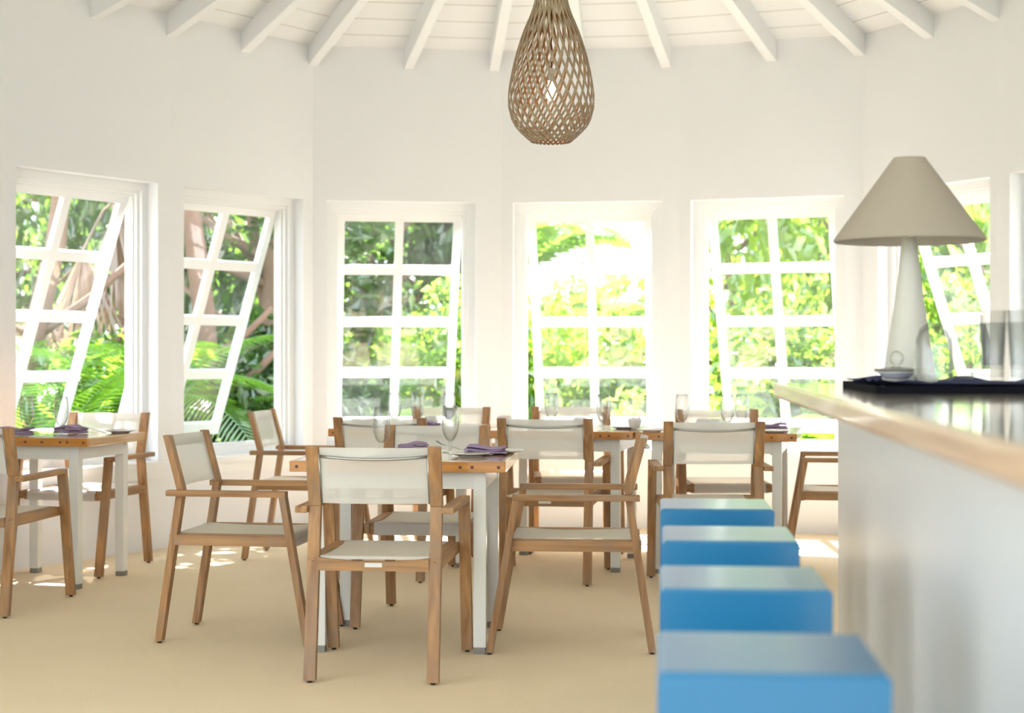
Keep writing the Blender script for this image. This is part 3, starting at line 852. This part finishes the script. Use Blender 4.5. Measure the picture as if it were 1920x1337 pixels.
# tray of glasses
tr_ = thing('serving_tray', 'low black serving tray lined with dark cloth on the bar', 'tray', (pix(1636, 4.45), 4.45, CT), ba)
b = MB(); b.box(-.04, .62, -.36, .36, 0, .006)
for x0, x1, y0, y1 in ((-.04, .62, -.36, -.352), (-.04, .62, .352, .36), (-.04, -.032, -.352, .352), (.612, .62, -.352, .352)): b.box(x0, x1, y0, y1, .006, .020)
b.build('tray_body', M['black'], tr_)
nk = MB(); rn = random.Random(5)
nk.grid(lambda u, v: (-.030 + u * .64, -.35 + v * .70, .010 + .010 * math.sin(u * 17 + v * 5) * math.sin(v * 11) ** 2 + .012 * (abs(u - .5) * 2) ** 6 + .010 * (abs(v - .5) * 2) ** 8), 40, 40)
o = nk.build('tray_cloth', M['navy'], smooth=True); o.location = tr_.location; o.rotation_euler = (0, 0, ba); o.location.z += .006
tag(o, 'crumpled navy blue cloth lining the black tray', 'cloth')
TZ2 = CT + .030
def tumbler_mesh(r0, r1, h, name='tumbler', wall=.0025):
    b = MB(); b.lathe([(0, 0), (r0, 0), (r0 + .001, .003), (r1, h), (r1 - wall, h + .0005), (r0 - wall + .001, .010), (0, .009)], 32)
    return b.mesh(name, M['glass_bar'], smooth=True, weld=True)
# an upturned stemless glass: closed dome above, rim below
b = MB(); k4 = 4.3 / 3000
b.lathe([(.0500, 0), (.0515, .02), (.0505, .075), (.046, .115), (.036, .140), (.020, .152), (0, .155), (0, .146), (.018, .144), (.033, .133), (.043, .112), (.0475, .075), (.0485, .02), (.048, 0)], 36, closed=False)
b.f = [f for f in b.f if len(f) == 4]; b.m = [0] * len(b.f)
o = b.build('upturned_glass', M['glass'], smooth=True, weld=True); o.location = (pix(1750, 4.30), 4.30, TZ2)
tag(o, 'large upturned clear glass with rounded top on the tray, left of the tumblers', 'glass')
tm = tumbler_mesh(.027, .036, .155)
def tumbler(px, dpt, z, lab):
    o = link('tumbler', tm, None, (pix(px, dpt), dpt, z)); tag(o, lab, 'glass', 'tall tumblers on the tray'); return o
def up(px, dpt, lab):                    # upside down
    o = tumbler(px, dpt, TZ2 + .1555, lab); o.rotation_euler = (PI, 0, 0); return o
up(1802, 4.55, 'single upturned tall tumbler between the round glass and the stacked pairs')
tumbler(1862, 4.25, TZ2, 'lower tumbler of the left stacked pair on the tray')
tumbler(1862, 4.25, TZ2 + .032, 'upper tumbler nested in the left stacked pair on the tray')
tumbler(1915, 4.20, TZ2, 'lower tumbler of the right stacked pair, cut by the right edge of the photo')
tumbler(1915, 4.20, TZ2 + .032, 'upper tumbler nested in the right stacked pair at the right edge')
# covered glass dish
ds = thing('covered_dish', 'small glass dish with round knobbed lid in front of the lamp base', 'dish', (pix(1681, 4.62), 4.62, TZ2))
b = MB(); b.lathe([(0, 0), (.032, 0), (.040, .006), (.052, .016), (.058, .020), (.054, .020), (.036, .010), (0, .008)], 32); b.build('dish', M['porcelain'], ds, smooth=True, weld=True)
b = MB(); b.lathe([(.060, .0215), (.062, .024), (.060, .027), (.045, .030), (.014, .034), (.006, .037), (.012, .041), (.020, .052), (.021, .062), (.015, .074), (.006, .080), (0, .081)], 32)
b.f = [f for f in b.f if len(f) == 4]; b.m = [0] * len(b.f); b.build('lid', M['glass'], ds, smooth=True, weld=True)
b = MB(); b.lathe([(.0605, .021), (.064, .0235), (.064, .026), (.0605, .0285)], 32, closed=True); b.build('lid_rim', M['foot_grey'], ds, smooth=True)

# ------------------------------------------------------------------ pendant: teardrop of riveted bamboo strips
pd = 7.0; kp = pd / 3000
pend = thing('pendant_lamp', 'teardrop pendant lamp of crossed bamboo strips hanging from the ceiling', 'lamp', (pix(1033.5, pd), pd, EYE))
zy = lambda y: (660 - y) * kp
rows = [-290, -235, -180, -125, -78, -35, 4, 39, 70.6, 96.5, 118, 139, 160, 180, 200, 215, 229, 240, 249, 256, 261, 266.5]
prof = [(-290, 11), (-235, 12), (-180, 14), (-125, 17), (-78, 20.5), (-35, 25), (0, 30), (22, 36), (45, 46), (67, 55), (90, 62), (112, 68.5), (135, 73.5), (157, 77.6), (180, 80.3), (202, 79.7), (224, 74), (236, 67.8), (247, 58.3), (258, 46.7), (267, 36)]
def rad(y):
    for (a, ra), (c, rc) in zip(prof, prof[1:]):
        if a <= y <= c: return (ra + (rc - ra) * (y - a) / (c - a)) * kp
    return prof[-1][1] * kp
NS = 28
sh2 = MB()
def ribbon(k, sgn, off):
    pts = []
    SUB = 3
    for i in range(len(rows) - 1):
        for j in range(SUB):
            f_ = j / SUB; pts.append((rows[i] * (1 - f_) + rows[i + 1] * f_, i + f_))
    pts.append((rows[-1], len(rows) - 1))
    P_ = []
    for y, ph in pts:
        th = 2 * PI * k / NS + sgn * ph * PI / NS + (PI / NS if sgn < 0 else 0) * 0
        r = rad(y) + off
        P_.append(Vector((r * math.cos(th), r * math.sin(th), zy(y))))
    vs, fs = [], []
    for i, p in enumerate(P_):
        d = (P_[min(i + 1, len(P_) - 1)] - P_[max(i - 1, 0)]).normalized()
        yv = pts[i][0]; ra, rb2 = rad(max(yv - 4, -290)), rad(min(yv + 4, 267))
        sl = (rb2 - ra) / ((min(yv + 4, 267) - max(yv - 4, -290)) * kp)
        nrm = Vector((p.x, p.y, 0)).normalized() + Vector((0, 0, sl)); nrm.normalize()
        w = d.cross(nrm).normalized() * (min(.0048, .30 * 2 * PI * rad(yv) / NS))
        t_ = nrm * .0011
        vs += [p - w - t_, p + w - t_, p + w + t_, p - w + t_]
    m_ = len(P_)
    for i in range(m_ - 1):
        a = i * 4; c = a + 4
        sh2.add([], [])
        fs += [(a, c, c + 1, a + 1), (a + 1, c + 1, c + 2, a + 2), (a + 2, c + 2, c + 3, a + 3), (a + 3, c + 3, c, a)]
    o = len(sh2.v); sh2.v += [tuple(v) for v in vs]; sh2.f += [tuple(i + o for i in f) for f in fs]; sh2.m += [1, 0, 0, 0] * (m_ - 1)
for k_ in range(NS):
    ribbon(k_, 1, .0012); ribbon(k_, -1, -.0012)
shd = sh2.build('lamp_shade', [M['bamboo'], M['bamboo_in']], pend)
b = MB()
for i in range(2, len(rows) - 1):
    r = rad(rows[i])
    for k_ in range(NS):
        th = 2 * PI * k_ / NS + i * PI / NS
        c = Vector((r * math.cos(th), r * math.sin(th), zy(rows[i]))); n_ = Vector((math.cos(th), math.sin(th), 0)); s_ = Vector((-math.sin(th), math.cos(th), 0)); u_ = Vector((0, 0, 1))
        c2 = c + n_ * .0030
        ring = [c2 + (s_ * math.cos(q) + u_ * math.sin(q)) * .0013 for q in [PI / 3 * z for z in range(6)]]
        b.add([tuple(v) for v in ring] + [tuple(c2 + n_ * .0008)], [(z, (z + 1) % 6, 6) for z in range(6)])
b.build('rivets', M['label'], shd)
b = MB()
b.lathe([(11 * kp - .002, zy(-285)), (11 * kp + .003, zy(-285)), (11 * kp + .003, zy(-292)), (11 * kp - .002, zy(-292))], 24, closed=True)
b.build('rim_hoop', M['bamboo'], pend)
roof_z = TOPH + (APX.z - TOPH) * (1 - ((pix(1033.5, pd) - APX.x) ** 2 + (pd - APX.y) ** 2) ** .5 / 3.3) - EYE
b = MB(); b.tube([(0, 0, zy(150)), (0, 0, APX.z - EYE - .01)], .003, 6); b.build('cord', M['cord'], pend)
b = MB(); b.lathe([(0, zy(128)), (.010, zy(128)), (.016, zy(136)), (.016, zy(152)), (0, zy(152))], 16); b.build('bulb_socket', M['ceramic'], pend, smooth=False, weld=True)
b = MB(); b.lathe([(0, zy(190)), (.012, zy(188.5)), (.021, zy(182)), (.024, zy(174)), (.020, zy(165)), (.013, zy(156)), (.012, zy(152))], 20); b.build('bulb', M['bulb'], pend, smooth=True, weld=True)

# ------------------------------------------------------------------ garden beyond the windows
b = MB(); b.box(-60, 60, -30, 80, -.40, -.14)
o = struct(b.build('ground', M['ground']))

def foliage_mesh(name, rx, ry, rz, n, size, mat, seed, clumps=26):
    """leaf blades gathered in clumps through a crown of the given half-sizes"""
    rnd = random.Random(seed); b = MB()
    cl = []
    for _ in range(clumps):
        while True:
            p = Vector((rnd.uniform(-1, 1), rnd.uniform(-1, 1), rnd.uniform(-1, 1)))
            if .25 < p.length < 1: break
        cl.append((Vector((p.x * rx, p.y * ry, p.z * rz)), rnd.uniform(.17, .33) * min(rx, rz)))
    vs, fs = [], []
    for i in range(n):
        c, cr_ = cl[i % clumps]
        while True:
            d = Vector((rnd.uniform(-1, 1), rnd.uniform(-1, 1), rnd.uniform(-1, 1)))
            if d.length < 1: break
        p = c + d * cr_
        s = size * rnd.uniform(.6, 1.25)
        ax = Vector((rnd.gauss(0, 1), rnd.gauss(0, 1), rnd.gauss(-.3, .7))).normalized()
        sd_ = ax.cross(Vector((rnd.gauss(0, 1), rnd.gauss(0, 1), rnd.gauss(0, 1)))).normalized()
        nn = ax.cross(sd_) * s * .12
        o = len(vs)
        vs += [p - ax * s * .5, p + sd_ * s * .24 + nn, p + ax * s * .5, p - sd_ * s * .24 + nn]
        fs.append((o, o + 1, o + 2, o + 3))
    b.add(vs, fs)
    return b.mesh(name, mat)

FM = {}
for kind, mt, sz in (('dark', 'leaf_dark', .17), ('mid', 'leaf_mid', .16), ('lime', 'leaf_lime', .19)):
    for v in range(2):
        FM[kind, v] = foliage_mesh('foliage', 1.0, .8, 1.0, 2000, sz / 1.1, M[mt], hash((len(kind), v)) % 1000 + v * 17 + len(mt), 44)

def tree(x, y, h, w, cz, kind, var, lab, trunk=.10, bark='bark', lean=0.0, cat='tree', name='broadleaf_tree', grp='trees and shrubs in the garden', fork=True):
    t = thing(name, lab, cat, (x, y, -.14), 0, grp)
    f_ = link('foliage', FM[kind, var], t, (0, 0, cz + .14)); f_.scale = (w, w, h); f_.rotation_euler = (0, 0, random.Random(int(x * 31 + y * 7)).uniform(0, 6))
    if trunk:
        rnd = random.Random(int(x * 100)); b = MB()
        top = cz + h * .5
        pts = [(lean * (q / 8) * 1.2 + .10 * math.sin(q * 1.3 + x), .06 * math.sin(q * 1.7), top * q / 8) for q in range(9)]
        b.tube(pts, [trunk * (1.25 - .085 * q) for q in range(9)], 10)
        for _ in range(7 if fork else 3):
            q = rnd.randint(3, 7); p = Vector(pts[q]); a = rnd.uniform(0, 2 * PI); L_ = rnd.uniform(.5, .95) * w
            e = p + Vector((math.cos(a) * L_, math.sin(a) * L_ * .6, L_ * rnd.uniform(.2, .9))); mid = (p + e) / 2 + Vector((0, 0, -.08))
            b.tube([p, mid, e], [trunk * .5, trunk * .34, trunk * .15], 7)
        b.build('trunk', M[bark], t, smooth=True)
    return t

# x from the sight line through an image column, so the row is spread behind every window
TR = [
 (-40, 16.0, 2.0, 1.2, 2.4, 'dark', 0, 'dark leafy tree at the far left beyond the leftmost window', .13),
 (95, 18.0, 2.0, 1.1, 2.5, 'mid', 0, 'green tree showing through the leftmost window behind the dry palm', .11),
 (225, 15.5, 1.9, .9, 2.2, 'dark', 1, 'dark leafy tree between the two leftmost windows', .10),
 (345, 18.5, 2.1, 1.2, 2.6, 'dark', 0, 'dark tree behind the pale trunk in the second window', .12),
 (475, 16.4, 2.0, 1.1, 2.1, 'dark', 1, 'dense dark tree at the right of the second window', .12),
 (585, 19.5, 2.3, 1.3, 2.8, 'mid', 1, 'mid green tree seen between the second and third windows', .12),
 (690, 17.0, 1.8, 1.05, 2.3, 'dark', 0, 'dark leafy tree filling the left panes of the third window', .09),
 (825, 17.6, 2.0, .95, 2.3, 'dark', 1, 'green tree filling the right panes of the third window', .10),
 (925, 20.0, 1.5, .50, 1.6, 'mid', 1, 'slim green tree between the third and fourth windows', .08),
 (1190, 19.0, .95, .95, 1.3, 'lime', 1, 'lime green bushy tree at the right of the fourth window', .06),
 (1062, 20.5, .90, .75, 1.35, 'mid', 0, 'round green tree low in the middle of the fourth window', .06),
 (1365, 16.0, 1.9, .85, 2.2, 'lime', 0, 'lime green tree at the left of the fifth window', .07),
 (1460, 19.0, 2.0, 1.0, 2.8, 'mid', 0, 'sunlit tree across the fifth window', .10),
 (1560, 16.8, 1.9, .85, 2.3, 'mid', 1, 'leafy tree at the right of the fifth window', .08),
 (1690, 16.2, 1.7, .9, 1.9, 'lime', 1, 'bright tree behind the table lamp', .09),
 (1815, 14.6, 1.7, .8, 2.3, 'mid', 0, 'green tree beyond the window right of the lamp', .09),
 (1940, 13.6, 1.8, .8, 2.0, 'lime', 0, 'bright green tree at the far right of the garden', .08),
]
for px, y, h, w, cz, kd, vr, lab, tk in TR:
    tree(pix(px, y), y, h, w, cz, kd, vr, lab, tk)
SHR = [
 (60, 12.6, .75, .9, .45, 'mid', 0, 'low green shrub below the leftmost window'),
 (215, 12.4, .8, .8, .55, 'mid', 1, 'shrub beside the palm below the leftmost window'),
 (430, 13.4, .95, .9, .6, 'dark', 0, 'dark shrub at the foot of the tree in the second window'),
 (530, 13.6, .9, .9, .7, 'dark', 1, 'dark shrub at the lower right of the second window'),
 (650, 14.2, .8, 1.0, .4, 'dark', 0, 'dark shrub at the lower left of the third window'),
 (790, 14.8, .9, 1.0, .7, 'mid', 0, 'green shrub at the lower right of the third window'),
 (890, 14.0, 1.1, .7, .8, 'mid', 1, 'narrow shrub at the gap beside the third window sash'),
 (1000, 14.6, 1.0, .8, .9, 'lime', 0, 'lime shrub at the left of the fourth window'),
 (1100, 15.2, .8, 1.0, .8, 'lime', 1, 'lime shrub in the middle of the fourth window'),
 (1225, 15.0, .95, .9, .6, 'mid', 1, 'green shrub between the fourth and fifth windows'),
 (1345, 13.6, .8, .8, .5, 'lime', 1, 'lime shrub at the lower left of the fifth window'),
 (1430, 14.2, .9, .9, .8, 'mid', 0, 'green shrub below the middle of the fifth window'),
 (1550, 14.0, .9, .9, .5, 'mid', 1, 'green shrub below the right of the fifth window'),
 (1670, 13.8, .9, .9, .7, 'lime', 0, 'lime shrub beyond the lamp base'),
 (1800, 12.4, .9, .8, .8, 'mid', 0, 'green shrub low beyond the sixth window'),
]
for px, y, h, w, cz, kd, vr, lab in SHR:
    tree(pix(px, y), y, h, w, cz, kd, vr, lab, .03, cat='shrub', name='garden_shrub', fork=False)

# bare and peeling trunks close behind the left windows
def bare_trunk(px, y, hgt, r, bark, lab, seed, lean=0.0):
    t = thing('slender_tree', lab, 'tree', (pix(px, y), y, -.14)); rnd = random.Random(seed); b = MB()
    pts = [(lean * q / 10 + .07 * math.sin(q * .9 + seed), .05 * math.sin(q * 1.1), hgt * q / 10) for q in range(11)]
    b.tube(pts, [r * (1.2 - .05 * q) * rnd.uniform(.9, 1.12) for q in range(11)], 12)
    for _ in range(5):
        q = rnd.randint(2, 9); p = Vector(pts[q]); a = rnd.uniform(-1, 1)
        e = p + Vector((math.copysign(.5, a) + a * .4, rnd.uniform(-.2, .4), rnd.uniform(.3, .9)))
        b.tube([p, (p + e) / 2 + Vector((0, 0, -.05)), e], [r * .5, r * .38, r * .25], 8)
    b.build('trunk', M[bark], t, smooth=True)
    f_ = link('foliage', FM['dark', 0], t, (lean, 0, hgt + .2)); f_.scale = (1.3, 1.3, .7)
bare_trunk(52, 12.4, 3.6, .085, 'bark_red', 'twisting reddish trunk at the left of the leftmost window', 2, .25)
bare_trunk(372, 13.0, 4.2, .085, 'bark_red', 'upright pale peeling trunk at the left of the second window', 5)
bare_trunk(418, 14.2, 2.4, .10, 'bark', 'leaning brown trunk low in the second window', 8, .5)
bare_trunk(515, 14.6, 3.6, .06, 'bark', 'forked thin trunk at the right edge of the second window', 11, -.2)

# feather palms: arching rib with leaflets down both sides
def frond_mesh(L_, droop, nl, lw, ll, mat, seed, rise=.6):
    rnd = random.Random(seed); b = MB(); pts = []
    for i in range(nl + 1):
        s = i / nl
        pts.append(Vector((L_ * s * (1 - .15 * s), 0, L_ * (rise * s - droop * s * s))))
    b.tube(pts, [.010 * (1.1 - s / (nl + 1)) for s in range(nl + 1)], 5)
    vs, fs = [], []
    for i in range(2, nl):
        s = i / nl; p = pts[i]; d = (pts[i + 1] - pts[i - 1]).normalized()
        l_ = ll * math.sin(PI * min(1, .12 + s * .88)) ** .6 * rnd.uniform(.85, 1.1)
        for sg in (-1, 1):
            e = Vector((.55, sg * .85, .15)).normalized(); q = p + (d * .45 + Vector((0, sg, 0)) * .85).normalized() * l_ + Vector((0, 0, -.22 * l_))
            mdl = (p + q) / 2 + Vector((0, 0, .06 * l_)); wv = d * lw
            o = len(vs); vs += [p - wv * .5, p + wv * .5, mdl + wv, mdl - wv, q]
            fs += [(o, o + 1, o + 2, o + 3), (o + 3, o + 2, o + 4)]
    b.add(vs, fs)
    return b.mesh('frond', mat)
FR = [frond_mesh(1.5, .70, 20, .045, .55, M['leaf_mid'], 7, .9), frond_mesh(1.7, .75, 40, .011, .46, M['frond'], 1), frond_mesh(1.5, .45, 38, .011, .42, M['frond'], 2, .8), frond_mesh(1.5, .8, 36, .012, .40, M['frond_yellow'], 3, .75)]
def palm(px, y, base, lab, n=9, sc_=1.0, yellow=(), seed=0, trunk=.06, broad=False):
    t = thing('feather_palm', lab, 'palm', (pix(px, y), y, -.14), 0, 'feather palms in the garden'); rnd = random.Random(seed)
    if base > .05:
        b = MB(); b.tube([(0, 0, 0), (.03, 0, base * .5), (0, 0, base + .14)], [trunk * 1.2, trunk, trunk * .9], 10); b.build('trunk', M['bark'], t, smooth=True)
    for i in range(n):
        me = FR[0] if broad else (FR[3] if i in yellow else FR[1 + i % 2])
        f_ = link('frond', me, t, (0, 0, base + .14)); f_.rotation_euler = (rnd.uniform(-.2, .2), rnd.uniform(-.45, .15), 2 * PI * i / n + rnd.uniform(-.25, .25)); f_.scale = (sc_,) * 3
palm(255, 12.1, .75, 'bright feather palm at the right of the leftmost window', 11, .95, (), 3)
palm(75, 11.6, .30, 'broad feather palm low in the leftmost window', 10, 1.0, (), 8)
palm(430, 12.6, .15, 'low yellow-green palm under the second window', 9, .55, (1, 4, 7), 5)
palm(700, 13.2, .45, 'feather palm low in the middle of the third window', 11, .85, (2, 6), 12)
palm(800, 14.0, .65, 'palm with yellow fronds at the lower right of the third window', 10, .75, (0, 3, 5, 8), 21)
palm(972, 17.5, 2.05, 'tall palm against the sky at the left of the fourth window', 13, 1.0, (), 14, .09, True)
palm(1085, 18.5, 1.15, 'distant lime palm low against the sky in the fourth window', 11, .85, (), 9, .08, True)
palm(1500, 13.2, .15, 'low palm beneath the sash of the fifth window', 10, .7, (), 31)

# dry hanging fan fronds of an old palm in the first window
t = thing('dry_fan_palm', 'hanging dry brown fan palm leaves in the leftmost window', 'palm', (pix(150, 12.9), 12.9, -.14))
b = MB(); b.tube([(.35, .5, 0), (.30, .5, 1.6), (.2, .5, 3.2)], [.13, .11, .10], 10); b.build('trunk', M['bark'], t, smooth=True)
def fan(cx, cy, cz, L_, a0, a1, seed):
    rnd = random.Random(seed); b = MB()
    b.tube([(.2, .5, cz + .5), ((cx + .2) / 2, .3, cz + .35), (cx, cy, cz)], .012, 6)
    vs, fs = [], []
    for i in range(26):
        a = a0 + (a1 - a0) * i / 25; l_ = L_ * rnd.uniform(.8, 1.1); d = Vector((math.sin(a), rnd.uniform(-.25, .25), -math.cos(a)))
        c = Vector((cx, cy, cz)); w_ = Vector((math.cos(a), 0, math.sin(a))) * .016
        m_ = c + d * l_ * .55; e = c + d * l_ + Vector((0, 0, -.12 * l_)); o = len(vs)
        vs += [c - w_ * .3, c + w_ * .3, m_ + w_, m_ - w_, e]; fs += [(o, o + 1, o + 2, o + 3), (o + 3, o + 2, o + 4)]
    b.add(vs, fs); return b.build('dry_frond', M['frond_dry'], t)
fan(.02, 0, 2.15, .85, -.45, .5, 1); fan(-.30, -.1, 1.75, .75, -.5, .65, 2); fan(.25, .1, 2.5, .9, -.3, .5, 3)
